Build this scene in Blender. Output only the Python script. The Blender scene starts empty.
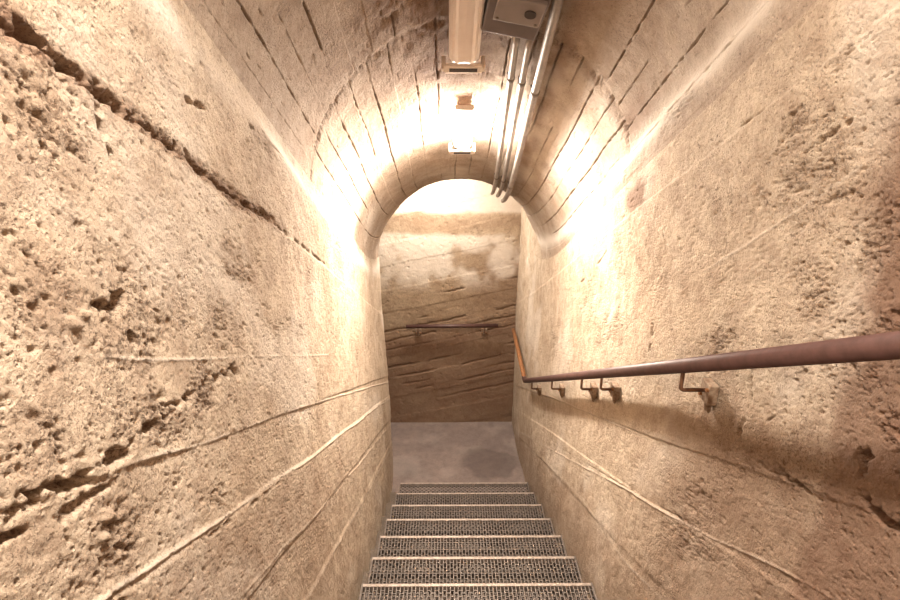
import bpy, bmesh, math, random
import numpy as np
from mathutils import Vector, Matrix

C = bpy.context.scene.collection
SC = bpy.context.scene
R_ = math.radians

# ------------------------------------------------------------------ camera
cam = bpy.data.objects.new('camera', bpy.data.cameras.new('camera'))
cam.data.sensor_width = 36.0
cam.data.lens = 560.0 / 900.0 * 36.0
cam.data.clip_start = 0.02
cam.location = (0, 0, 0)
cam.rotation_euler = (R_(90 - 20.1), 0, R_(-0.307))
C.objects.link(cam)
SC.camera = cam

# ------------------------------------------------------------------ world, exposure
w = bpy.data.worlds.new('world'); SC.world = w; w.use_nodes = True
w.node_tree.nodes['Background'].inputs[0].default_value = (0.02, 0.016, 0.012, 1)
w.node_tree.nodes['Background'].inputs[1].default_value = 1.0
vs = SC.view_settings
vs.view_transform = 'Standard'; vs.look = 'None'; vs.gamma = 1.0
vs.use_curve_mapping = False
vs.exposure = 2.0
SC.cycles.max_bounces = 8
SC.cycles.diffuse_bounces = 5

LAMP_COL = (1.0, 0.89, 0.765)
P_OVER = 26.0       # lamp over the top of the stairs (W)
P_ARCH = 8.0       # lamp by the arch
P_LAND = 10.0       # lamp above the landing

# ------------------------------------------------------------------ helpers
def finish(o, name, mat, parent=None, smooth=False):
    o.name = name
    if mat: o.data.materials.append(mat)
    if parent: o.parent = parent
    if smooth:
        for p in o.data.polygons: p.use_smooth = True
    C.objects.link(o)
    return o

def obj(name, bm, mat, parent=None, smooth=False):
    me = bpy.data.meshes.new(name); bm.to_mesh(me); bm.free()
    return finish(bpy.data.objects.new(name, me), name, mat, parent, smooth)

def tag(o, label, cat, group=None):
    o['label'] = label; o['category'] = cat
    if group: o['group'] = group
    return o

def thing(name, label, cat, loc=(0, 0, 0), group=None):
    o = bpy.data.objects.new(name, None); o.location = loc; o.empty_display_size = .05
    C.objects.link(o)
    return tag(o, label, cat, group)

def add_box(bm, c, s, M=None, bevel=0.0):
    r = bmesh.ops.create_cube(bm, size=1.0)
    vs_ = r['verts']
    bmesh.ops.scale(bm, vec=s, verts=vs_)
    if bevel:
        es = list({e for v in vs_ for e in v.link_edges})
        rb = bmesh.ops.bevel(bm, geom=es, offset=bevel, segments=2, affect='EDGES', profile=0.5)
        vs_ = list({v for v in rb['verts']} | {v for v in vs_ if v.is_valid})
    T = Matrix.Translation(c)
    if M is not None: T = T @ M.to_4x4()
    bmesh.ops.transform(bm, matrix=T, verts=[v for v in vs_ if v.is_valid])

def add_tube(bm, pts, r, seg=12, caps=True):
    pts = [Vector(p) for p in pts]
    rings = []; up = None
    for i, p in enumerate(pts):
        a = pts[max(i - 1, 0)]; b = pts[min(i + 1, len(pts) - 1)]
        d = (b - a).normalized()
        if up is None:
            up = Vector((0, 0, 1)) if abs(d.z) < .9 else Vector((1, 0, 0))
        n = (up - d * up.dot(d)).normalized(); up = n
        m = d.cross(n)
        rr = r[i] if isinstance(r, (list, tuple)) else r
        rings.append([bm.verts.new(p + (n * math.cos(t) + m * math.sin(t)) * rr)
                      for t in [2 * math.pi * k / seg for k in range(seg)]])
    for A, B in zip(rings, rings[1:]):
        for k in range(seg):
            bm.faces.new((A[k], A[(k + 1) % seg], B[(k + 1) % seg], B[k]))
    if caps:
        bm.faces.new(rings[0][::-1]); bm.faces.new(rings[-1])

def fillet(pts, rad, n=5):
    pts = [Vector(p) for p in pts]; out = [pts[0]]
    for a, b, c in zip(pts, pts[1:], pts[2:]):
        u = (a - b).normalized(); v = (c - b).normalized()
        p0 = b + u * rad; p1 = b + v * rad
        for k in range(n + 1):
            t = k / n
            out.append(p0 * (1 - t) ** 2 + b * 2 * t * (1 - t) + p1 * t * t)
    out.append(pts[-1])
    return out

# ------------------------------------------------------------------ numpy noise
def h2(ix, iy, seed):
    x = (ix.astype(np.int64) * 374761393 + iy.astype(np.int64) * 668265263 + seed * 1442695041) & 0xffffffff
    x = ((x ^ (x >> 13)) * 1274126177) & 0xffffffff
    x = ((x ^ (x >> 15)) * 2246822519) & 0xffffffff
    return ((x ^ (x >> 16)) & 0xffffff) / float(0xffffff)

def vnoise(x, y, seed=0):
    ix = np.floor(x); iy = np.floor(y); fx = x - ix; fy = y - iy
    fx = fx * fx * (3 - 2 * fx); fy = fy * fy * (3 - 2 * fy)
    a = h2(ix, iy, seed); b = h2(ix + 1, iy, seed); c = h2(ix, iy + 1, seed); d = h2(ix + 1, iy + 1, seed)
    return (a * (1 - fx) + b * fx) * (1 - fy) + (c * (1 - fx) + d * fx) * fy

def fbm(x, y, sc, octs=4, seed=0, gain=.5):
    s = 0; a = 1; t = 0
    for k in range(octs):
        s = s + a * (vnoise(x * sc + 17.3 * k, y * sc + 9.1 * k, seed + k) * 2 - 1); t += a
        a *= gain; sc *= 2.03
    return s / t

def pits(x, y, sc, dens, seed=0):
    """round-ish pits: 1 in the middle of a pit, 0 outside; dens 0..1 may be an array"""
    x, y = x + .30 / sc * fbm(x, y, sc * 1.4, 2, seed + 31), y + .30 / sc * fbm(x, y, sc * 1.4, 2, seed + 37)
    x = x * sc; y = y * sc; ix = np.floor(x); iy = np.floor(y); out = np.zeros_like(x)
    for dx in (-1, 0, 1):
        for dy in (-1, 0, 1):
            cx = ix + dx; cy = iy + dy
            px = cx + h2(cx, cy, seed); py = cy + h2(cx, cy, seed + 7)
            on = h2(cx, cy, seed + 13) < dens
            r = .2 + .4 * h2(cx, cy, seed + 19) ** 2
            d = np.sqrt((x - px) ** 2 + (y - py) ** 2)
            out = np.maximum(out, np.where(on, np.clip(1 - (d / r) ** 2, 0, 1), 0))
    return out

def sstep(a, b, x):
    t = np.clip((x - a) / (b - a), 0, 1); return t * t * (3 - 2 * t)

def pline(s, h, pts):
    """distance to a polyline in (s, h)"""
    best = np.full(s.shape, 1e9)
    for (a, b), (c, d) in zip(pts, pts[1:]):
        dx, dy = c - a, d - b; L = dx * dx + dy * dy + 1e-12
        t = np.clip(((s - a) * dx + (h - b) * dy) / L, 0, 1)
        best = np.minimum(best, np.hypot(s - a - t * dx, h - b - t * dy))
    return best

def blob(s, h, cs, ch, rs, rh, n):
    return np.clip(1.25 - np.hypot((s - cs) / rs, (h - ch) / rh) + n * 1.0, 0, 1)

# ------------------------------------------------------------------ materials
def N(nt, t, **kw):
    n = nt.nodes.new(t)
    for k, v in kw.items(): setattr(n, k, v)
    return n

def new_mat(name):
    m = bpy.data.materials.new(name); m.use_nodes = True
    return m, m.node_tree, m.node_tree.nodes['Principled BSDF']

def ramp(nt, src, stops):
    r = N(nt, 'ShaderNodeValToRGB')
    while len(r.color_ramp.elements) < len(stops): r.color_ramp.elements.new(.5)
    for e, (p, c) in zip(r.color_ramp.elements, stops):
        e.position = p; e.color = (*c, 1)
    nt.links.new(src, r.inputs[0]); return r.outputs[0]

def noise(nt, vec, scale, det=5, rough=.55, dist=0):
    n = N(nt, 'ShaderNodeTexNoise')
    n.inputs['Scale'].default_value = scale; n.inputs['Detail'].default_value = det
    n.inputs['Roughness'].default_value = rough; n.inputs['Distortion'].default_value = dist
    nt.links.new(vec, n.inputs['Vector']); return n.outputs['Fac']

def mixc(nt, fac, a, b, mode='MIX'):
    m = N(nt, 'ShaderNodeMix', data_type='RGBA', blend_type=mode)
    for s, v in ((0, fac), (6, a), (7, b)):
        if isinstance(v, (int, float)): m.inputs[s].default_value = v
        elif isinstance(v, tuple): m.inputs[s].default_value = (*v, 1)
        else: nt.links.new(v, m.inputs[s])
    return m.outputs[2]

def mth(nt, op, a, b=0.0, clamp=False):
    m = N(nt, 'ShaderNodeMath', operation=op, use_clamp=clamp)
    for i, v in enumerate((a, b)):
        if isinstance(v, (int, float)): m.inputs[i].default_value = v
        else: nt.links.new(v, m.inputs[i])
    return m.outputs[0]

def concrete(name, light, mid, dark, bumpk=1.0, stain_shade=(.15, .075, .045), speck=.75):
    m, nt, b = new_mat(name)
    co = N(nt, 'ShaderNodeTexCoord').outputs['Object']
    at = N(nt, 'ShaderNodeAttribute', attribute_name='feat')
    sp = N(nt, 'ShaderNodeSeparateColor'); nt.links.new(at.outputs['Color'], sp.inputs[0])
    rough_f, stain_shade_f, lime_highlight_f = sp.outputs[0], sp.outputs[1], sp.outputs[2]
    n1 = noise(nt, co, 2.2, 6, .6); n2 = noise(nt, co, 14, 6, .65, .4); n3 = noise(nt, co, 90, 4, .7)
    base = ramp(nt, n1, [(.32, mid), (.6, light)])
    base = mixc(nt, ramp(nt, n2, [(.42, (0, 0, 0)), (.72, (.55, .55, .55))]), base, dark)
    base = mixc(nt, ramp(nt, n3, [(.45, (0, 0, 0)), (.75, (.35, .35, .35))]), base, tuple(c * .55 for c in dark))
    base = mixc(nt, mth(nt, 'MULTIPLY', rough_f, .45), base, tuple(c * .8 for c in dark))
    # dark mineral grains, denser where the cast face is rough
    sk = noise(nt, co, 210, 3, .8); sk2 = noise(nt, co, 60, 4, .75, .6); pat = noise(nt, co, 5, 4, .6)
    thr = mth(nt, 'ADD', mth(nt, 'MULTIPLY', pat, .22), mth(nt, 'MULTIPLY', rough_f, .06))
    g1 = ramp(nt, mth(nt, 'ADD', sk, thr), [(.70, (0, 0, 0)), (.76, (1, 1, 1))])
    g2 = ramp(nt, mth(nt, 'ADD', sk2, thr), [(.735, (0, 0, 0)), (.79, (1, 1, 1))])
    base = mixc(nt, mth(nt, 'MULTIPLY', mth(nt, 'MAXIMUM', g1, g2), speck), base, tuple(c * .5 for c in dark))
    base = mixc(nt, stain_shade_f, base, stain_shade)
    base = mixc(nt, lime_highlight_f, base, (.70, .63, .55))
    nt.links.new(base, b.inputs['Base Color'])
    b.inputs['Roughness'].default_value = .82
    b.inputs['Specular IOR Level'].default_value = .35
    # fine grain and small air holes
    vo = N(nt, 'ShaderNodeTexVoronoi', feature='F1'); vo.inputs['Scale'].default_value = 95
    nt.links.new(co, vo.inputs['Vector'])
    hole = ramp(nt, vo.outputs['Distance'], [(.12, (0, 0, 0)), (.34, (1, 1, 1))])
    sel = ramp(nt, noise(nt, co, 9, 3), [(.46, (1, 1, 1)), (.6, (0, 0, 0))])
    hole = mth(nt, 'MAXIMUM', hole, sel)
    g = noise(nt, co, 170, 5, .75)
    g2 = noise(nt, co, 45, 5, .7)
    hgt = mth(nt, 'ADD', mth(nt, 'MULTIPLY', hole, .55), mth(nt, 'ADD', mth(nt, 'MULTIPLY', g, .7), mth(nt, 'MULTIPLY', g2, 1.3)))
    bp = N(nt, 'ShaderNodeBump'); bp.inputs['Strength'].default_value = .8 * bumpk
    bp.inputs['Distance'].default_value = .006
    nt.links.new(hgt, bp.inputs['Height']); nt.links.new(bp.outputs[0], b.inputs['Normal'])
    return m

M_wall = concrete('rough cast concrete', (.60, .495, .38), (.46, .355, .255), (.22, .135, .085))
M_vault = concrete('board marked concrete', (.45, .36, .28), (.35, .26, .19), (.19, .12, .08), .9)
M_far = concrete('brown streaked concrete', (.39, .295, .20), (.29, .205, .13), (.17, .10, .06), .8)
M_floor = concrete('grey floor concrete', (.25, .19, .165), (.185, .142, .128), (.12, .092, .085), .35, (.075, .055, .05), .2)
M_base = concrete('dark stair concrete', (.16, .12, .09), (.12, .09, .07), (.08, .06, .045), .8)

def metal(name, col, col2, met, rough, sc=30, bump=.15):
    m, nt, b = new_mat(name)
    co = N(nt, 'ShaderNodeTexCoord').outputs['Object']
    n = noise(nt, co, sc, 5, .65)
    nt.links.new(mixc(nt, ramp(nt, n, [(.4, (0, 0, 0)), (.65, (1, 1, 1))]), col, col2), b.inputs['Base Color'])
    b.inputs['Metallic'].default_value = met; b.inputs['Roughness'].default_value = rough
    bp = N(nt, 'ShaderNodeBump'); bp.inputs['Strength'].default_value = bump; bp.inputs['Distance'].default_value = .001
    nt.links.new(n, bp.inputs['Height']); nt.links.new(bp.outputs[0], b.inputs['Normal'])
    return m

M_rail = metal('red brown rail paint', (.088, .042, .036), (.06, .028, .023), .1, .48, 25)
M_rust = metal('orange rust', (.30, .125, .04), (.15, .06, .025), .1, .75, 60, .5)
M_arm = metal('dark brown iron', (.12, .06, .04), (.20, .10, .05), .3, .55, 60, .3)
M_plate = metal('corroded plate', (.17, .10, .06), (.32, .24, .17), .1, .75, 55, .6)
M_galv = metal('galvanized steel', (.17, .135, .113), (.11, .088, .075), .25, .62, 40)
M_nose = metal('worn bright steel edge', (.36, .29, .245), (.24, .19, .155), .3, .5, 40)
M_cond = metal('galvanized conduit', (.30, .265, .24), (.22, .19, .17), .25, .5, 20)
M_grey = metal('grey painted steel box', (.13, .10, .095), (.11, .088, .082), .1, .5, 15)
M_greyl = metal('pale grey cover', (.24, .20, .185), (.21, .175, .16), .1, .5, 15)
M_diff = metal('aged cream diffuser', (.74, .65, .59), (.68, .58, .52), 0, .38, 8, .05)
M_white = metal('cream enamel', (.66, .56, .48), (.58, .49, .41), .05, .4, 20)
M_black = metal('dark opening', (.03, .022, .02), (.05, .035, .03), 0, .7, 20)

def lit(name, st):
    m, nt, b = new_mat(name)
    b.inputs['Base Color'].default_value = (.8, .75, .7, 1)
    b.inputs['Emission Color'].default_value = (*LAMP_COL, 1)
    b.inputs['Emission Strength'].default_value = st
    return m

# ------------------------------------------------------------------ tunnel geometry
A0 = 1.30; TAN = 0.488; YA = A0 / .399; YS = 4.34; RV = .60; XC = .10
K2 = (.488 - .146) / (YS - YA)
YFLAT = YA + TAN / K2
Y_END = 4.45; Y_FAR = 5.17; Z_LAND = -3.282; Z_LC = -.42; RISE = .157; RUN = .323

def zc(y):                                   # crown of the vault along the tunnel
    y = np.asarray(y, float)
    t = np.clip(y - YA, 0, YFLAT - YA)
    return A0 - TAN * np.minimum(y, YA) - TAN * t + .5 * K2 * t * t

def yspace(y0, y1, k=.0058, lo=.0028, flat=.03):
    ys = []; y = y0
    while y < y1:
        ys.append(y)
        y += flat if y < .28 else max(lo, k * y * .95)
    ys.append(y1); return np.array(ys)

def grid_obj(name, P, feat, mat, flip=False):
    nu, nv = P.shape[:2]
    me = bpy.data.meshes.new(name)
    idx = np.arange(nu * nv).reshape(nu, nv)
    q = np.stack([idx[:-1, :-1], idx[1:, :-1], idx[1:, 1:], idx[:-1, 1:]], -1).reshape(-1, 4)
    if flip: q = q[:, ::-1]
    me.vertices.add(nu * nv); me.vertices.foreach_set('co', P.reshape(-1).astype(np.float32))
    me.loops.add(q.size); me.loops.foreach_set('vertex_index', q.reshape(-1).astype(np.int32))
    me.polygons.add(len(q)); me.polygons.foreach_set('loop_start', np.arange(0, q.size, 4, dtype=np.int32))
    me.polygons.foreach_set('loop_total', np.full(len(q), 4, dtype=np.int32))
    me.polygons.foreach_set('use_smooth', np.ones(len(q), bool))
    me.update(); me.validate()
    ca = me.color_attributes.new('feat', 'FLOAT_COLOR', 'POINT')
    f = np.ones((nu * nv, 4), np.float32); f[:, :3] = feat.reshape(-1, 3)
    ca.data.foreach_set('color', f.reshape(-1))
    o = finish(bpy.data.objects.new(name, me), name, mat)
    o['kind'] = 'structure'
    return o

def relief(s, h, side):
    """depth carved into the wall (m, positive = into the wall) and feature colours"""
    wob = fbm(s, h, 3, 3, 3) * .0035
    hw = h + wob
    n1 = fbm(s, h, 5, 4, 11 + side); n2 = fbm(s, h, 25, 4, 21 + side); n3 = fbm(s, h, 90, 3, 31 + side)
    d = .010 * fbm(s, h, 1.3, 3, 41 + side) + .004 * n1 + .0022 * n2 + .0012 * n3
    rough = np.maximum(np.clip(n1 * 1.3 - .1, 0, 1) * .6, .22 * (1 - sstep(.9, 2.2, s)))
    stain_shade = np.zeros_like(s); lime_highlight = np.zeros_like(s)
    nb = fbm(s, h, 12, 3, 51 + side)
    def fin(pts, amp=.006, wid=.006, s0=0, s1=9, seed=0):
        nonlocal d, lime_highlight
        k = np.exp(-(pline(s, hw, pts) / (wid * .8)) ** 2) * sstep(s0, s0 + .15, s) * (1 - sstep(s1 - .3, s1, s))
        m = .45 + .55 * sstep(-.3, .3, fbm(s, h * .2, 5, 3, 60 + seed))
        d = d - k * amp * .55 * m; lime_highlight = np.maximum(lime_highlight, k * .5 * m)
    def crack(pts, dep, wid, s0=-9, s1=9, gate=-.2, seed=0, rag=.5):
        nonlocal d, rough
        dd = pline(s, h + .5 * wob, pts) + rag * wid * (fbm(s, h, 60, 3, 70 + seed) + 1.1 * fbm(s, h, 22, 3, 75 + seed))
        m = sstep(gate, gate + .25, fbm(s, h * .15, 9, 3, 80 + seed)) * sstep(s0, s0 + .1, s) * (1 - sstep(s1 - .2, s1, s))
        k = (1 - sstep(wid * .55, wid, dd)) * m * (sstep(-.25, .05, fbm(s, h, 38, 3, 85 + seed, .6)) if dep < .025 else 1)
        d = d + k * dep * (.25 + 1.1 * vnoise(s * 90, h * 90, 9 + seed))
        rough = np.maximum(rough, k * .9)
    def cluster(cs, ch, rs, rh, amt=1.0):
        nonlocal rough
        rough = np.maximum(rough, blob(s, h, cs, ch, rs, rh, nb) * amt * (.45 + .5 * sstep(-.2, .3, fbm(s, h, 18, 3, 88))))
    if side == 0:
        for c in [(.72, 1.17, .13, .09), (.66, 1.0, .08, .07), (.74, 1.30, .13, .06), (1.07, 1.22, .16, .08), (.60, 1.22, .10, .12),
                  (.80, 1.40, .18, .07), (.95, 1.37, .10, .08), (.60, 1.56, .15, .10), (.90, 1.60, .07, .04),
                  (1.45, .69, .1, .03), (1.2, 1.06, .12, .05), (.5, 1.4, .1, .06), (.62, .93, .12, .06), (1.45, 1.2, .2, .05)]:
            cluster(*c)
        crack([(.4, .925), (.7, .905), (.9, .903), (1.3, .904), (1.58, .888), (2.1, .895)], .018, .011, s1=1.55, gate=-.9, seed=1, rag=1.0)
        md = pline(s, h, [(.4, .925), (.7, .905), (.9, .903), (1.3, .904), (1.58, .888)])
        rough = np.maximum(rough, .95 * (1 - sstep(.012, .034, md + .012 * nb)) * (1 - sstep(1.3, 1.6, s)))
        stain_shade = np.maximum(stain_shade, .5 * (1 - sstep(.008, .024, md + .014 * nb)) * (1 - sstep(1.4, 1.7, s)))
        crack([(.4, .925), (.7, .905), (1.3, .904), (2.1, .892)], .012, .007, s1=2.3, gate=-.5, seed=2)
        crack([(.795, .9), (.785, .95), (.797, 1.0)], .022, .007, gate=-2, seed=3)
        crack([(.35, 1.475), (.52, 1.470), (.60, 1.462), (.66, 1.445), (.69, 1.43)], .019, .012, gate=-.9, seed=4, rag=.9)
        crack([(.42, 1.505), (.55, 1.50), (.63, 1.485)], .012, .008, gate=-.6, seed=14, rag=.9)
        crack([(.69, 1.43), (.78, 1.40), (.98, 1.345), (1.1, 1.33)], .022, .012, gate=-.35, seed=5, rag=.9)
        crack([(.36, 1.355), (.50, 1.352), (.56, 1.33), (.66, 1.28), (.75, 1.20)], .016, .008, gate=-.3, seed=6, rag=.8)
        crack([(.66, 1.235), (.70, 1.222)], .02, .008, gate=-1, seed=7)
        crack([(.745, 1.262), (.765, 1.30)], .024, .010, gate=-1, seed=8)
        crack([(1.05, .79), (1.42, .686), (1.7, .66)], .014, .006, gate=-.05, seed=9)
        crack([(1.2, .49), (1.9, .47), (3.2, .46)], .012, .005, gate=-.1, seed=10)
        for a, ww, dp in ((1.655, .006, .006), (1.885, .006, .006)):
            crack([(.3, a + .012), (4.4, a + .03)], dp, ww, gate=.0, seed=int(a * 10))
        fin([(.66, 1.462), (.87, 1.475), (1.54, 1.469), (4.4, 1.53)], .007, .005, .62, 9, 1)
        fin([(.3, 1.640), (.82, 1.651), (1.48, 1.66), (3.06, 1.674), (4.4, 1.69)], .009, .006, .2, 9, 2)
        fin([(.6, 1.850), (1.5, 1.883), (2.76, 1.926), (4.4, 1.95)], .006, .005, .8, 9, 3)
        fin([(.63, 1.295), (.77, 1.303), (1.18, 1.296), (2.0, 1.286)], .004, .004, .6, 2.3, 4)
        fin([(.8, 2.12), (4.4, 2.19)], .005, .005, .8, 9, 5)
        # boards stand slightly proud of each other
        for k, a in enumerate((.905, 1.47, 1.66, 1.89, 2.13)):
            d = d + (.004 if k % 2 else -.004) * sstep(a - .006, a + .006, hw)
        # half exposed pebbles
        for cs, ch, r in ((.632, 1.252, .011), (.655, 1.238, .008), (.60, 1.53, .013), (.585, 1.56, .01)):
            q = np.clip(1 - ((s - cs) ** 2 + (h - ch) ** 2) / r ** 2, 0, 1); d = d - .008 * np.sqrt(q)
        stain_shade = np.maximum(stain_shade, .15 * blob(s, h, .62, .93, .14, .03, nb))
        stain_shade = np.maximum(stain_shade, .28 * (1 - sstep(.01, .035, pline(s, h, [(.4, .915), (1.1, .9)]))))
        stain_shade = np.maximum(stain_shade, .25 * sstep(1.62, 1.75, h + .05 * nb) * (1 - sstep(1.3, 2.6, s)))  # browner towards the foot of the near wall
    else:
        for c in [(1.20, .95, .16, .12), (1.0, 1.04, .16, .18), (.86, 1.0, .10, .25), (1.16, .80, .12, .05), (.87, 1.28, .15, .12),
                  (.76, 1.45, .12, .12), (1.05, .72, .12, .04), (1.65, .50, .1, .025), (1.23, 1.5, .05, .05), (1.0, 1.58, .22, .05),
                  (2.3, 1.17, .25, .08), (1.0, 1.24, .2, .10), (1.4, 1.28, .12, .08), (.75, 1.62, .15, .06), (1.35, 1.86, .12, .2)]:
            cluster(*c)
        crack([(1.62, .495), (1.69, .485), (1.87, .49)], .016, .007, gate=-.5, seed=21)
        crack([(.6, .77), (.96, .735), (1.18, .71), (1.5, .70)], .006, .004, gate=.1, rag=1, seed=22)
        crack([(.7, .90), (.9, .86), (1.05, .84), (1.2, .86)], .006, .004, gate=.1, rag=1, seed=23)
        crack([(1.23, 1.34), (1.20, 1.42), (1.22, 1.52), (1.12, 1.585), (1.0, 1.60), (.93, 1.623)], .018, .008, gate=-.3, seed=24, rag=.9)
        crack([(1.03, 1.44), (1.0, 1.52), (.95, 1.56)], .016, .007, gate=-.1, seed=25, rag=.9)
        crack([(.86, 1.49), (.85, 1.56), (.82, 1.60), (.72, 1.645), (.62, 1.66)], .022, .010, gate=-.4, seed=26, rag=.9)
        crack([(2.0, .64), (2.4, .80), (2.8, .86)], .008, .004, gate=-.3, seed=27)
        crack([(1.8, 1.14), (1.78, 1.22), (1.8, 1.3)], .012, .006, gate=-.4, seed=28)
        crack([(1.1, 1.44), (1.3, 1.60), (1.4, 1.9), (1.5, 2.1)], .006, .004, gate=.05, rag=1, seed=29)
        crack([(2.9, 1.93), (2.0, 1.885), (1.4, 1.858)], .008, .005, gate=0., seed=30)
        fin([(4.6, 2.08), (3.23, 2.0), (1.87, 1.885), (1.23, 1.861), (1.0, 1.832), (.5, 1.82)], .007, .005, .6, 9, 11)
        fin([(4.6, 2.2), (3.56, 2.14), (2.41, 2.118), (1.77, 2.19), (1.3, 2.2)], .006, .005, .9, 9, 12)
        fin([(4.2, 1.61), (3.0, 1.60), (1.8, 1.62)], .004, .004, .9, 4.4, 13)
        fin([(.7, .86), (1.0, .93), (1.5, 1.03)], .004, .004, .6, 1.7, 14)
        for k, a in enumerate((.71, 1.61, 1.87, 2.15)):
            d = d + (.004 if k % 2 else -.004) * sstep(a - .006, a + .006, hw)
        stain_shade = np.maximum(stain_shade, .8 * blob(s, h, 2.02, .655, .13, .075, nb))
        stain_shade = np.maximum(stain_shade, .8 * (1 - sstep(.90, 1.02, s + .05 * nb)) * sstep(.7, .95, h + .1 * nb))  # cast shadow over the near end, painted into the wall colour
        stain_shade = np.maximum(stain_shade, .50 * sstep(1.35, 1.55, h + .1 * nb) * (1 - sstep(1.2, 2.0, s)))  # deepens the handrail's shadow in the colour, from its band downwards
        stain_shade = np.maximum(stain_shade, .35 * sstep(1.9, 2.3, h + .1 * nb))  # browner towards the foot of the wall
    n4 = fbm(s, h, 95, 3, 61 + side, .7)
    pt = np.maximum(pits(s, h, 150, np.clip(rough * .6, .05, .5), 2 + side), pits(s, h, 75, np.clip(rough * .36 - .02, .022, .28), 4 + side))
    hole = sstep(.26, .42, fbm(s, h, 62, 3, 65 + side, .65)) * sstep(.25, .8, rough)
    d = d + pt * (.0035 + .0045 * rough) + hole * .005 + rough * (.0012 + .0038 * n4 + .0022 * n2)
    # damp, mottled lime on the smoother parts
    lime_highlight = np.maximum(lime_highlight, .5 * sstep(.15, .6, fbm(s, h, 3, 4, 91 + side)) * (1 - rough))
    lime_highlight = lime_highlight * (1 - np.clip(stain_shade * 1.3, 0, 1))
    return d, np.stack([np.clip(rough, 0, 1), np.clip(stain_shade, 0, 1), np.clip(lime_highlight, 0, 1)], -1)

def XL(y, h):                                 # plan of the left wall, rounding into the side passage
    x = -.435 - .015 * y - .035 * (1 - sstep(.6, 2.3, h))
    q = np.clip((y - 4.27) / .18, 0, 1)
    return x - .09 * (1 - np.sqrt(np.clip(1 - q * q, 0, 1)))

def ledge(h):                                 # the wall stands a little inside the springing and rounds back to it
    return .028 * sstep(.60, .70, h) * (1 - .45 * sstep(.7, 1.1, h))

H_BOT = 2.78
# left wall
ys = yspace(-1.6, Y_END, .0046, .0021)
hs = np.concatenate([np.linspace(.575, 2.0, 520), np.linspace(2.0, H_BOT, 90)[1:]])
Y, H = np.meshgrid(ys, hs, indexing='ij')
Z = zc(Y) - H
hl = np.where(Y < YA, H, A0 - TAN * Y - Z)
d, ft = relief(Y, hl, 0)
X = XL(Y, H) + ledge(H) * (.3 + .7 * sstep(1.15, 1.5, Y)) * (1 - sstep(2.2, 3.8, Y)) - d
ft[..., 2] = np.maximum(ft[..., 2], .9 * np.exp(-((H - .65 - .02 * fbm(Y, H, 5, 3, 400)) / .05) ** 2) * (.25 + .75 * sstep(-.3, .1, fbm(Y, H * .3, 4, 3, 402))))  # bright streak of the lamplit springing ledge, painted into the colour
grid_obj('wall_left', np.stack([X, Y, Z], -1), ft, M_wall)
# right wall, runs on to the far wall
ys = yspace(-1.6, Y_FAR, .0046, .0021)
Y, H = np.meshgrid(ys, hs, indexing='ij')
Z = zc(Y) - H
hl = np.where(Y < YA, H, A0 - TAN * Y - Z)
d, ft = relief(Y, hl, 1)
X = .703 + .036 * sstep(.62, 1.0, H) * (1 - .7 * sstep(1.9, 2.4, H)) * (1 - sstep(2.6, 4.6, Y)) - .015 * sstep(4.3, 4.6, Y) + .045 * (1 - sstep(.75, 1.9, Y)) * sstep(.7, 1.2, H) - .022 * (1 - sstep(2.2, 3.8, Y)) + d
RWX = X.copy(); RWY = ys.copy(); RWZ = Z.copy()
def wall_x(y, z):                              # where the rough right wall really is
    i = int(np.argmin(np.abs(RWY - y))); j = int(np.argmin(np.abs(RWZ[i] - z)))
    return float(RWX[max(i - 2, 0):i + 3, max(j - 4, 0):j + 5].mean())
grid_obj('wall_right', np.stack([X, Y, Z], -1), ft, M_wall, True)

# vault
ys = yspace(-1.6, Y_END, k=.0055)
th = np.linspace(0, math.pi, 760)
Y, T = np.meshgrid(ys, th, indexing='ij')
arc = T * RV
n1 = fbm(Y, arc, 5, 4, 101); n2 = fbm(Y, arc, 30, 4, 102); nb = fbm(Y, arc, 12, 3, 103)
d = .008 * fbm(Y, arc, 1.6, 3, 104) + .003 * n1 + .0018 * n2
bw = math.pi * RV / 21
joint = 2.17 + .03 * fbm(arc, Y * 0, 3, 3, 105)
up = Y < joint
bi = arc / bw + np.where(up, .35, 0) + .05 * fbm(Y, arc * 0 + 3, 3, 3, 110)
fr = np.abs(bi - np.round(bi)) * bw; ib = np.round(bi)
keep = h2(ib, up.astype(float), 5) < .85
per = vnoise(Y * 2.3, ib * 7.7, 106)                          # stretches where the gap between boards shows
gate = sstep(.30, .42, per) * sstep(-.25, .0, fbm(Y, ib * 3.1, 50, 3, 107, .7)) * keep
gw = .0024 + .0018 * h2(ib, ib * 0, 8) + .0035 * fbm(Y, arc, 70, 2, 111)
gap = (1 - sstep(gw * .5, gw, fr)) * gate * sstep(.10, .2, arc) * (1 - sstep(1.70, 1.8, arc))
fade = 1 - sstep(4.3, 4.42, Y)
d = d + gap * .022 * fade
ib2 = np.floor(bi); d = d + (h2(ib2, up.astype(float) + 3, 6) - .5) * .004
rough = .8 * np.clip(1 - np.abs(Y - joint - .03) / .05 + nb * .6, 0, 1)
rough = np.maximum(rough, .8 * blob(Y, arc, 2.38, RV * math.pi * .36, .28, .05, nb))
rough = np.maximum(rough, .6 * blob(Y, arc, 2.05, RV * math.pi * .63, .25, .16, nb))
rough = np.maximum(rough, .5 * blob(Y, arc, 2.3, RV * math.pi * .5, .5, .16, nb))
rough = np.maximum(rough, np.clip(n1 - .35, 0, 1))
rough = np.maximum(rough, .95 * blob(Y, arc, 1.74, .12, .17, .022, nb))
pt = np.maximum(pits(Y, arc, 70, np.clip(rough * .7, .02, .6), 108), .9 * pits(Y, arc, 38, np.clip(rough * .4 - .04, .003, .4), 109))
d = d + pt * (.004 + .008 * rough) + .010 * rough * n2
d = d + .012 * (Y > joint) * sstep(0, .01, Y - joint) * .5
lime_highlight = .45 * sstep(.1, .6, fbm(Y, arc, 3, 4, 112)) * (1 - rough)
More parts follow.
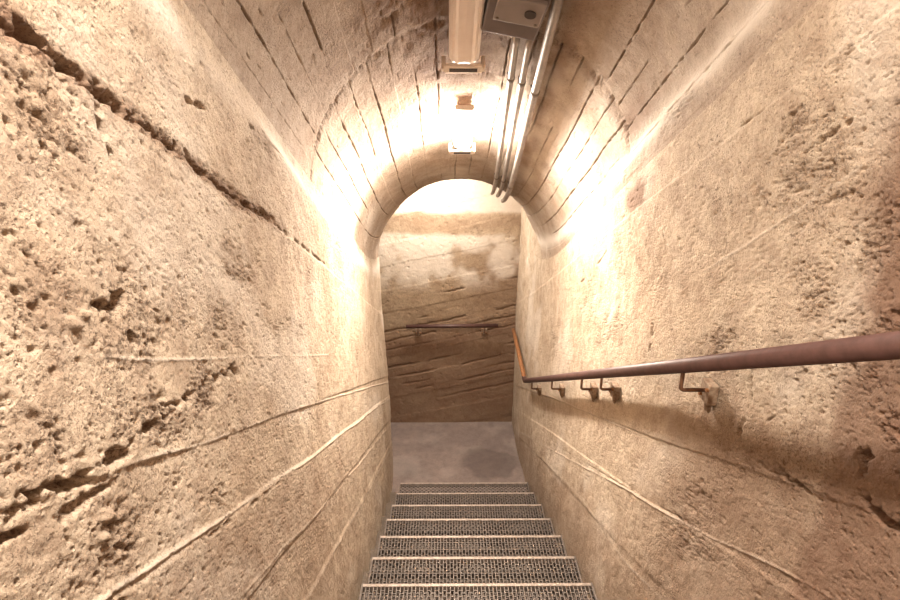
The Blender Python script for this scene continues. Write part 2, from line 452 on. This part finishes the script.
stain_shade = .65 * blob(Y, arc, 2.15, RV * (math.pi / 2 + .1), .7, .34, nb * .6)    # darker brown patch along the crown
stain_shade = np.maximum(stain_shade, .5 * blob(Y, arc, 2.6, RV * 1.03, 1.2, .045, nb * .5))  # strip of shade beside the conduits, put into the colour
stain_shade = np.maximum(stain_shade, .40 * blob(Y, arc, 2.05, .22, .16, .10, nb))
d = d - .024 * (1 - sstep(.10, .175, arc + .01 * n1)) * (.3 + .7 * sstep(1.1, 1.4, Y)) * (1 - sstep(2.2, 3.8, Y))
lime_highlight = np.maximum(lime_highlight, .9 * sstep(1.15, 1.4, Y) * np.exp(-((arc - .145 - .02 * nb) / .045) ** 2) * sstep(-.25, .1, fbm(Y, arc * .3, 4, 3, 401)))  # highlight on the right springing ledge, painted as a pale streak
# th = 0 at the right springing
q = np.clip((Y - 4.30) / .15, 0, 1)
flare = .11 * (1 - np.sqrt(np.clip(1 - q * q, 0, 1))) * sstep(.5, 1.3, T)
XCy = XC - .006 * np.clip(Y, 0, 9)
RY = RV + .003 * np.clip(Y, 0, 9)
rr = RY + flare + d + .012
X = XC + rr * np.cos(T); Z = zc(Y) - RV + rr * np.sin(T)
X = X - .02 * sstep(2.2, math.pi, T) * np.clip(Y, 0, 4.4) / 4.4
P = np.stack([X, Y, Z], -1); F = np.stack([rough, stain_shade, lime_highlight], -1)
last = P[-1:].copy(); last[..., 1] += .02; last[..., 2] = Z_LC + .05      # closes up to the landing ceiling
P = np.concatenate([P, last]); F = np.concatenate([F, F[-1:]])
grid_obj('ceiling', P, F, M_vault)

# far wall: oblique boards rising to the right, wavy strata
xs = np.linspace(-2.3, .78, 420); zs = np.linspace(Z_LAND - .06, Z_LC + .05, 400)
X, Z = np.meshgrid(xs, zs, indexing='ij')
ob = (Z - .22 * X + .03 * fbm(X, Z, 2, 3, 201)); n2 = fbm(X, Z, 30, 4, 202); n1 = fbm(X, Z, 4, 4, 203)
d = .008 * fbm(X, Z, 1.5, 3, 204) + .0025 * n2
rough = np.clip(n1 - .3, 0, 1) * .6; stain_shade = np.zeros_like(X); lime_highlight = np.zeros_like(X)
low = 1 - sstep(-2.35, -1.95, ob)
for a, dp, sd in ((-2.02, .012, 1), (-2.10, .010, 2), (-2.20, .008, 3), (-2.50, .022, 4), (-2.62, .014, 5), (-2.72, .008, 6),
                  (-2.80, .012, 7), (-1.80, .012, 8), (-2.30, .006, 9), (-2.95, .008, 10)):
    g = sstep(-.15, .2, fbm(X, ob * .2, 3, 3, 210 + sd)) * (sstep(-.15, .15, X) if a == -1.80 else 1)
    dd = np.abs(ob - a + .008 * fbm(X, Z, 14, 3, 220 + sd))
    k = (1 - sstep(.004, .013, dd)) * g
    d = d + dp * k; rough = np.maximum(rough, .6 * (1 - sstep(.01, .04, dd)) * g)
d = d + .003 * (np.floor(ob * 4.2) % 2)
stain_shade = .62 * low + .22 * fbm(X, ob * 4, 3, 4, 230) * low  # darker brown in the lower part, along the oblique boards
stain_shade = np.maximum(stain_shade, .30 * sstep(.05, .5, X + .2 * n1) * (1 - sstep(-1.5, -1.3, Z)))
band = np.clip(1 - np.abs(Z + 1.12 + .03 * n1 - .02 * X) / .07, 0, 1)
stain_shade = np.maximum(stain_shade, .22 * sstep(0, .5, band)); 
lime_highlight = np.clip(.75 * sstep(-.25, .3, n1 + .3 * vnoise(X * 14, Z * .8, 7) - .5 * X) * sstep(-1.85, -1.6, Z) * (1 - sstep(-1.26, -1.2, Z + .03 * n1)) +
               .7 * sstep(-1.05, -1.0, Z + .03 * n1), 0, 1) * .8  # paler across the upper part
pt = pits(X, Z, 45, .06 + .4 * rough, 240)
d = d + pt * .007
grid_obj('wall_far', np.stack([X, Y_FAR + d, Z], -1), np.stack([rough, np.clip(stain_shade, 0, 1), lime_highlight], -1), M_far, True)

def flat_grid(name, fx, mat, nu=60, nv=60, amp=.004, flip=False, stain_fn=None):
    u, v = np.meshgrid(np.linspace(0, 1, nu), np.linspace(0, 1, nv), indexing='ij')
    P = fx(u, v); nn = fbm(P[..., 0] + P[..., 2] * .7, P[..., 1] + P[..., 2] * .7, 6, 4, 301)
    n_ = np.cross(P[1, 0] - P[0, 0], P[0, 1] - P[0, 0]); n_ = n_ / np.linalg.norm(n_)
    P = P + nn[..., None] * amp * n_
    F = np.zeros(P.shape); F[..., 0] = np.clip(nn, 0, 1) * .4
    if stain_fn: F[..., 1], F[..., 2] = stain_fn(P)
    return grid_obj(name, P, F, mat, flip)

S = lambda a, b, t: a + (b - a) * t
def floor_feat(P):
    x, y = P[..., 0], P[..., 1]; n = fbm(x, y, 6, 4, 310)
    wet = np.clip(1.3 - np.hypot((x - .40) / .24, (y - 4.45) / .22) + n * .6, 0, 1)
    edge = sstep(4.82, 4.95, y + .05 * n)
    return np.clip(.60 * sstep(0, .4, wet) + .12 * edge + .12 * n, 0, 1), np.clip(.10 * sstep(-.1, .4, n) * (1 - wet), 0, 1)
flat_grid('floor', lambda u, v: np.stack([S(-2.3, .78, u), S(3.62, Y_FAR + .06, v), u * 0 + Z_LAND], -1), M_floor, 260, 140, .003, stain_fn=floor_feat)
flat_grid('ceiling', lambda u, v: np.stack([S(-2.3, .78, u), S(Y_END - .06, Y_FAR + .06, v), u * 0 + Z_LC], -1), M_far, 60, 30, .004, True)
flat_grid('wall_right', lambda u, v: np.stack([.745 - .053 * np.clip(u * 4, 0, 1), S(4.14, Y_FAR + .06, u), S(-1.36, Z_LC + .05, v)], -1), M_wall, 60, 60, .003, True)
flat_grid('wall_near', lambda u, v: np.stack([S(-2.3, -.585, u), u * 0 + Y_END - .01, S(Z_LAND - .05, Z_LC + .05, v)], -1), M_wall, 60, 80, .006)
flat_grid('wall_passage_bounce', lambda u, v: np.stack([u * 0 - 2.28, S(Y_END - .1, Y_FAR + .06, u), S(Z_LAND - .05, Z_LC + .05, v)], -1), M_wall, 30, 60, .006)  # unseen wall added to close the passage and bounce light
flat_grid('wall_behind', lambda u, v: np.stack([S(-.6, .8, u), u * 0 - 1.58, S(-.7, 2.3, v)], -1), M_wall, 40, 70, .006, True)

# sloping stair bed with concrete steps under the gratings
bm = bmesh.new(); prof = []
K = 16
for k in range(-1, K):
    yk = 3.978 - RUN * k; zk = -3.125 + RISE * k - .075
    if k == -1: prof += [(yk - RUN + .12, Z_LAND - .02)]; continue
    prof += [(yk - .03, zk - RISE), (yk - .03, zk)]
prof += [(-1.7, prof[-1][1]), (-1.7, -1.3), (3.9, Z_LAND - .6)]
prof = prof[1:] if False else prof
L_ = [bm.verts.new((-.56, a, b)) for a, b in prof]; Rr = [bm.verts.new((.76, a, b)) for a, b in prof]
n = len(prof)
for i in range(n): bm.faces.new((L_[i], L_[(i + 1) % n], Rr[(i + 1) % n], Rr[i]))
bm.faces.new(L_[::-1]); bm.faces.new(Rr)
bmesh.ops.recalc_face_normals(bm, faces=bm.faces)
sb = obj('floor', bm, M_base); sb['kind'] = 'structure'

# ------------------------------------------------------------------ grating stair treads
def make_tread():
    x0, x1 = -.405, .685; dep = .305
    t = thing('stair_tread', '', 'stair tread')
    # local origin: middle of the nosing top edge; tread runs back towards -y
    cx = (x0 + x1) / 2; W = x1 - x0; hw = W / 2
    bm = bmesh.new()
    npitch = 60; px = W / npitch; rows = 8; y0 = -.020; py = (dep - .022) / rows
    for i in range(npitch + 1):
        add_box(bm, (min(max(-hw + i * px, -hw + .002), hw - .002), -dep / 2 - .009, -.009), (.0044, dep - .022, .016))
        if i < npitch:
            for j in range(rows):                    # cross pieces staggered from slot to slot
                add_box(bm, (-hw + (i + .5) * px, y0 - (j + (.5 if i % 2 else .95)) * py, -.007), (px, .0040, .008))
    obj('mesh_grating', bm, M_galv, t)
    bm = bmesh.new(); add_box(bm, (0, -.009, -.017), (W, .018, .036), bevel=.003)
    obj('nosing', bm, M_nose, t)
    bm = bmesh.new(); add_box(bm, (0, -dep + .002, -.017), (W, .006, .034))
    obj('back_bar', bm, M_galv, t)
    for sx in (-1, 1):
        bm = bmesh.new(); add_box(bm, (sx * (hw + .001), -dep / 2, -.020), (.006, dep, .046), bevel=.001)
        obj('side_plate', bm, M_galv, t)
    for yy in (-.10, -.20):
        bm = bmesh.new(); add_box(bm, (0, yy, -.030), (W, .005, .030))
        obj('support_bar', bm, M_galv, t)
    t.location = (cx, 0, 0)
    return t

def copy_tree(o, parent=None):
    c = o.copy(); C.objects.link(c); c.parent = parent
    for ch in list(o.children): copy_tree(ch, c)
    return c

tl = ['lowest steel grating tread with pale nosing, last before the grey landing',
      'second grating tread up from the grey landing, narrow and far down',
      'third grating tread counted up from the grey landing',
      'grating tread in the middle of the flight, three above it and three below',
      'grating tread third from the bottom edge of the photo',
      'second nearest steel grating tread, wide with a bright nosing',
      'nearest and widest steel grating tread at the bottom of the photo']
proto = make_tread(); cxp = proto.location.x
for k in range(7):
    o = proto if k == 0 else copy_tree(proto)
    o.location = (cxp, 3.978 - RUN * k, -3.125 + RISE * k)
    o['label'] = tl[k]; o['group'] = 'grating treads of the stair'

# ------------------------------------------------------------------ handrails
def bracket(parent, x, y, zr, wallp, r=.020, side='x', name_lab=None):
    """arm goes down from the rail and turns to the wall, ending in a square plate"""
    ax = Vector((1, 0, 0)) if side == 'x' else Vector((0, 1, 0))
    p0 = Vector((x, y, zr - r * .6)); dist = (wallp - x) if side == 'x' else (wallp - y)
    p1 = p0 + Vector((0, 0, -.062)); p2 = p1 + ax * (dist - .012)
    bm = bmesh.new(); add_tube(bm, fillet([p0, p1, p2], .012, 5), .0058, 10)
    arm = obj('bracket', bm, M_arm, parent, True)
    bm = bmesh.new()
    sz = (.026, .054, .060) if side == 'x' else (.060, .020, .052)
    c = p2 + Vector((0, 0, -.006)) + ax * -.003
    add_box(bm, c, sz, bevel=.003)
    random.seed(int(abs(y) * 100))
    pl = obj('mounting_plate', bm, M_plate, arm)
    for s1 in (-1, 1):
        bm = bmesh.new()
        o = Vector((0, s1 * .017, -.014 * s1)) if side == 'x' else Vector((s1 * .020, 0, -.012))
        add_tube(bm, [c + o - ax * .019, c + o + ax * .004], .006, 6)
        obj('bolt', bm, M_rust, arm)
    bm = bmesh.new()                                   # smear of mortar run out under the plate
    r_ = bmesh.ops.create_icosphere(bm, subdivisions=3, radius=1)
    for v in r_['verts']:
        k = 1 + .25 * math.sin(v.co.z * 7 + y) + .15 * math.sin(v.co.y * 9)
        v.co = Vector((v.co.x * .010, v.co.y * .020 * k, v.co.z * .026 * k)) if side == 'x' else Vector((v.co.x * .02 * k, v.co.y * .01, v.co.z * .02))
        v.co += c + Vector((0, 0, -.030)) + ax * .002
    obj('mortar', bm, M_plate, arm, True)

RX = .64; SL = .5555
def rz(y): return -.333 - SL * (y - .72)
zb = rz(4.09)
hr = thing('handrail', 'long red-brown tubular handrail sloping down the right concrete wall', 'handrail')
bm = bmesh.new()
add_tube(bm, fillet([(RX, -.9, rz(-.9)), (RX, 4.06, rz(4.06)), (RX, 4.16, zb - .01)], .04), .0200, 20)
obj('rail', bm, M_rail, hr, True)
bm = bmesh.new()
add_tube(bm, [(RX, 4.10, zb - .008), (RX + .005, 4.6, zb + .02), (RX + .01, 5.06, zb + .04)], .018, 14)
lr = obj('landing_rail', bm, M_rust, hr, True); lr['label'] = 'orange rusty level end of the rail by the landing'
for Zc in (4.22, 3.41, 2.65, 2.31, 1.51):
    # depth along the view axis -> position along the rail
    y = (Zc - .3437 * (.333 - SL * .72)) / (.939 + .3437 * SL)
    bracket(hr, RX, y, rz(y), wall_x(y, rz(y) - .075))

fr_ = thing('handrail', 'short level dark handrail on the far wall above the landing', 'handrail')
bm = bmesh.new(); add_tube(bm, [(-.405, 5.10, -2.145), (.50, 5.10, -2.135)], .019, 16)
rl = obj('rail', bm, M_rail, fr_, True)
for x in (-.29, .37): bracket(fr_, x, 5.10, -2.14, Y_FAR + .004, side='y')

# ------------------------------------------------------------------ ceiling lamps (battens along the crown)
SLA = math.atan(TAN)
def batten(label, y0, y1, on, power=0, wid=.114, xl=.064, st=9.0, hb=.028):
    """y0 upper end, y1 lower end; hangs just under the crown"""
    L = (y1 - y0) / math.cos(SLA); ym = (y0 + y1) / 2
    t = thing('ceiling_lamp', label, 'lamp', (xl, ym, A0 - TAN * ym - .008))
    t.rotation_euler = (-SLA, 0, 0)
    bm = bmesh.new(); add_box(bm, (0, 0, -hb / 2), (wid * .92, L, hb), bevel=.004)
    obj('housing', bm, M_white, t)
    # ribbed half round diffuser
    bm = bmesh.new(); n = 28; rings = []
    for yy, k in ((-L / 2, .9), (-L / 2 + .012, 1), (L / 2 - .012, 1), (L / 2, .9)):
        ring = []
        for i in range(n + 1):
            a = math.pi * i / n
            rb = 1 + .05 * math.cos(i * math.pi / 2)
            x = wid / 2 * k * math.copysign(abs(math.cos(a)) ** .55, math.cos(a))
            z = -hb - .048 * k * rb * abs(math.sin(a)) ** .6
            ring.append(bm.verts.new((x, yy, z)))
        rings.append(ring)
    for A, B in zip(rings, rings[1:]):
        for i in range(n): bm.faces.new((A[i], B[i], B[i + 1], A[i + 1]))
    bm.faces.new(rings[0]); bm.faces.new(rings[-1][::-1])
    bmesh.ops.recalc_face_normals(bm, faces=bm.faces)
    obj('diffuser', bm, lit('lit diffuser', st) if on else M_diff, t)
    for sy in (-1, 1):
        bm = bmesh.new(); add_box(bm, (0, sy * (L / 2 + .004), -hb * .5 - .008), (wid * .95, .010, hb + .016), bevel=.003)
        obj('end_cap', bm, M_white, t)
    # mounting strap past the lower end: a flat plate with a dark slot
    bm = bmesh.new(); add_box(bm, (0, L / 2 + .075, -.050), (wid * 1.3, .058, .012), bevel=.005)
    for sx in (-1, 1): add_box(bm, (sx * wid * .67, L / 2 + .085, -.026), (.016, .03, .052), bevel=.003)
    add_box(bm, (0, L / 2 + .030, -.046), (wid * .4, .05, .010))
    st = obj('mounting_strap', bm, M_white, t)
    bm = bmesh.new(); add_box(bm, (0, L / 2 + .078, -.0555), (wid * .95, .026, .004), bevel=.001)  # dark strip standing in for the shade inside the slot
    obj('slot_shade', bm, M_black, st)
    if on:
        ld = bpy.data.lights.new('tube_light', 'AREA'); ld.shape = 'RECTANGLE'
        ld.size = wid * .8; ld.size_y = L * .92; ld.energy = power; ld.color = LAMP_COL
        ld.spread = math.pi
        lo = bpy.data.objects.new('tube_light', ld); lo.location = (0, 0, -.088); lo.parent = t; C.objects.link(lo)
    return t
batten('long unlit cream ceiling lamp with ribbed cover at the top of the photo', 1.20, 2.29, False)
batten('glaring lit ceiling lamp just before the arch', 2.74, 3.08, True, P_ARCH, .095, .082, 85.0, .012)
batten('lit ceiling lamp over the top of the stairs', -.35, .75, True, P_OVER, st=12.0)

# landing lamp, above the arch on the landing ceiling
t = thing('ceiling_lamp', 'lamp above the landing behind the arch, lighting the far wall', 'lamp', (-.15, 4.72, Z_LC))
bm = bmesh.new(); add_box(bm, (0, 0, -.02), (.60, .11, .04), bevel=.004); obj('housing', bm, M_white, t)
bm = bmesh.new(); add_box(bm, (0, 0, -.06), (.58, .09, .05), bevel=.015); obj('diffuser', bm, lit('lit diffuser', 4.0), t)
ld = bpy.data.lights.new('tube_light', 'AREA'); ld.shape = 'RECTANGLE'; ld.size = .56; ld.size_y = .09
ld.energy = P_LAND; ld.color = LAMP_COL
lo = bpy.data.objects.new('tube_light', ld); lo.location = (0, 0, -.09); lo.parent = t; C.objects.link(lo)

# ------------------------------------------------------------------ conduits and junction box
def vz(x, y):                                  # underside of the vault
    return float(zc(y)) - RV + math.sqrt(max(RV ** 2 - (x - XC) ** 2, 0))
def conduit(label, xa, xb, y0, y1, r, drop=.0):
    pts = []
    for k in range(40):
        y = S(y0, y1, k / 39); x = S(xa, xb, (y - 2.1) / 2.2)
        pts.append((x, y, vz(x, y) - r - .012 - drop))
    t = thing('conduit', label, 'pipe', (pts[0][0], y0, pts[0][2]), 'conduits along the ceiling')
    o = Vector(t.location)
    pts = [Vector(p) - o for p in pts]
    bm = bmesh.new(); add_tube(bm, pts, r, 14); obj('pipe', bm, M_cond, t, True)
    for yc in (2.44, 3.55):
        x = S(xa, xb, (yc - 2.1) / 2.2); z = vz(x, yc) - r - .012 - drop
        c = Vector((x, yc, z)) - o; dv = Vector((0, math.cos(SLA), -math.sin(SLA)))
        bm = bmesh.new(); add_tube(bm, [c - dv * .012, c - dv * .010, c + dv * .010, c + dv * .012], [r * 1.05, r * 1.2, r * 1.2, r * 1.05], 14)
        cl = obj('pipe_clamp', bm, M_galv, t, True)
        bm = bmesh.new(); add_box(bm, c + Vector((0, 0, r + .006)), (r * 2.3, .018, .012), bevel=.001)
        obj('clamp_foot', bm, M_galv, cl)
    return t
conduit('left of the two steel conduits that come out of the grey junction box', .243, .345, 2.15, 4.30, .0135)
conduit('middle steel conduit, between the other two along the ceiling', .290, .386, 2.15, 4.31, .0135)
conduit('outermost shiny steel conduit, passing right of the grey junction box', .348, .428, 1.2, 4.30, .0165, .010)

jb = thing('junction_box', 'grey steel junction box on the vault beside the unlit lamp', 'junction box', (.225, 2.02, vz(.225, 2.02) - .006))
jb.rotation_euler = (-SLA, R_(10), 0)
bm = bmesh.new(); add_box(bm, (0, 0, -.0375), (.185, .20, .075), bevel=.005); obj('box_body', bm, M_grey, jb)
bm = bmesh.new(); add_box(bm, (.01, -.045, -.074), (.150, .12, .016), bevel=.003); cv = obj('cover', bm, M_greyl, jb)
bm = bmesh.new(); add_tube(bm, [(.045, -.05, -.080), (.045, -.05, -.088)], .018, 20); obj('knockout', bm, M_black, cv)
for sx in (-1, 1):
    bm = bmesh.new(); add_tube(bm, [(.01 + sx * .062, .0, -.081), (.01 + sx * .062, .0, -.085)], .005, 8); obj('screw', bm, M_galv, cv)
for sx in (.018, .065):
    bm = bmesh.new(); add_tube(bm, [(sx, .09, -.018), (sx, .112, -.018)], .016, 6); obj('gland', bm, M_galv, jb)
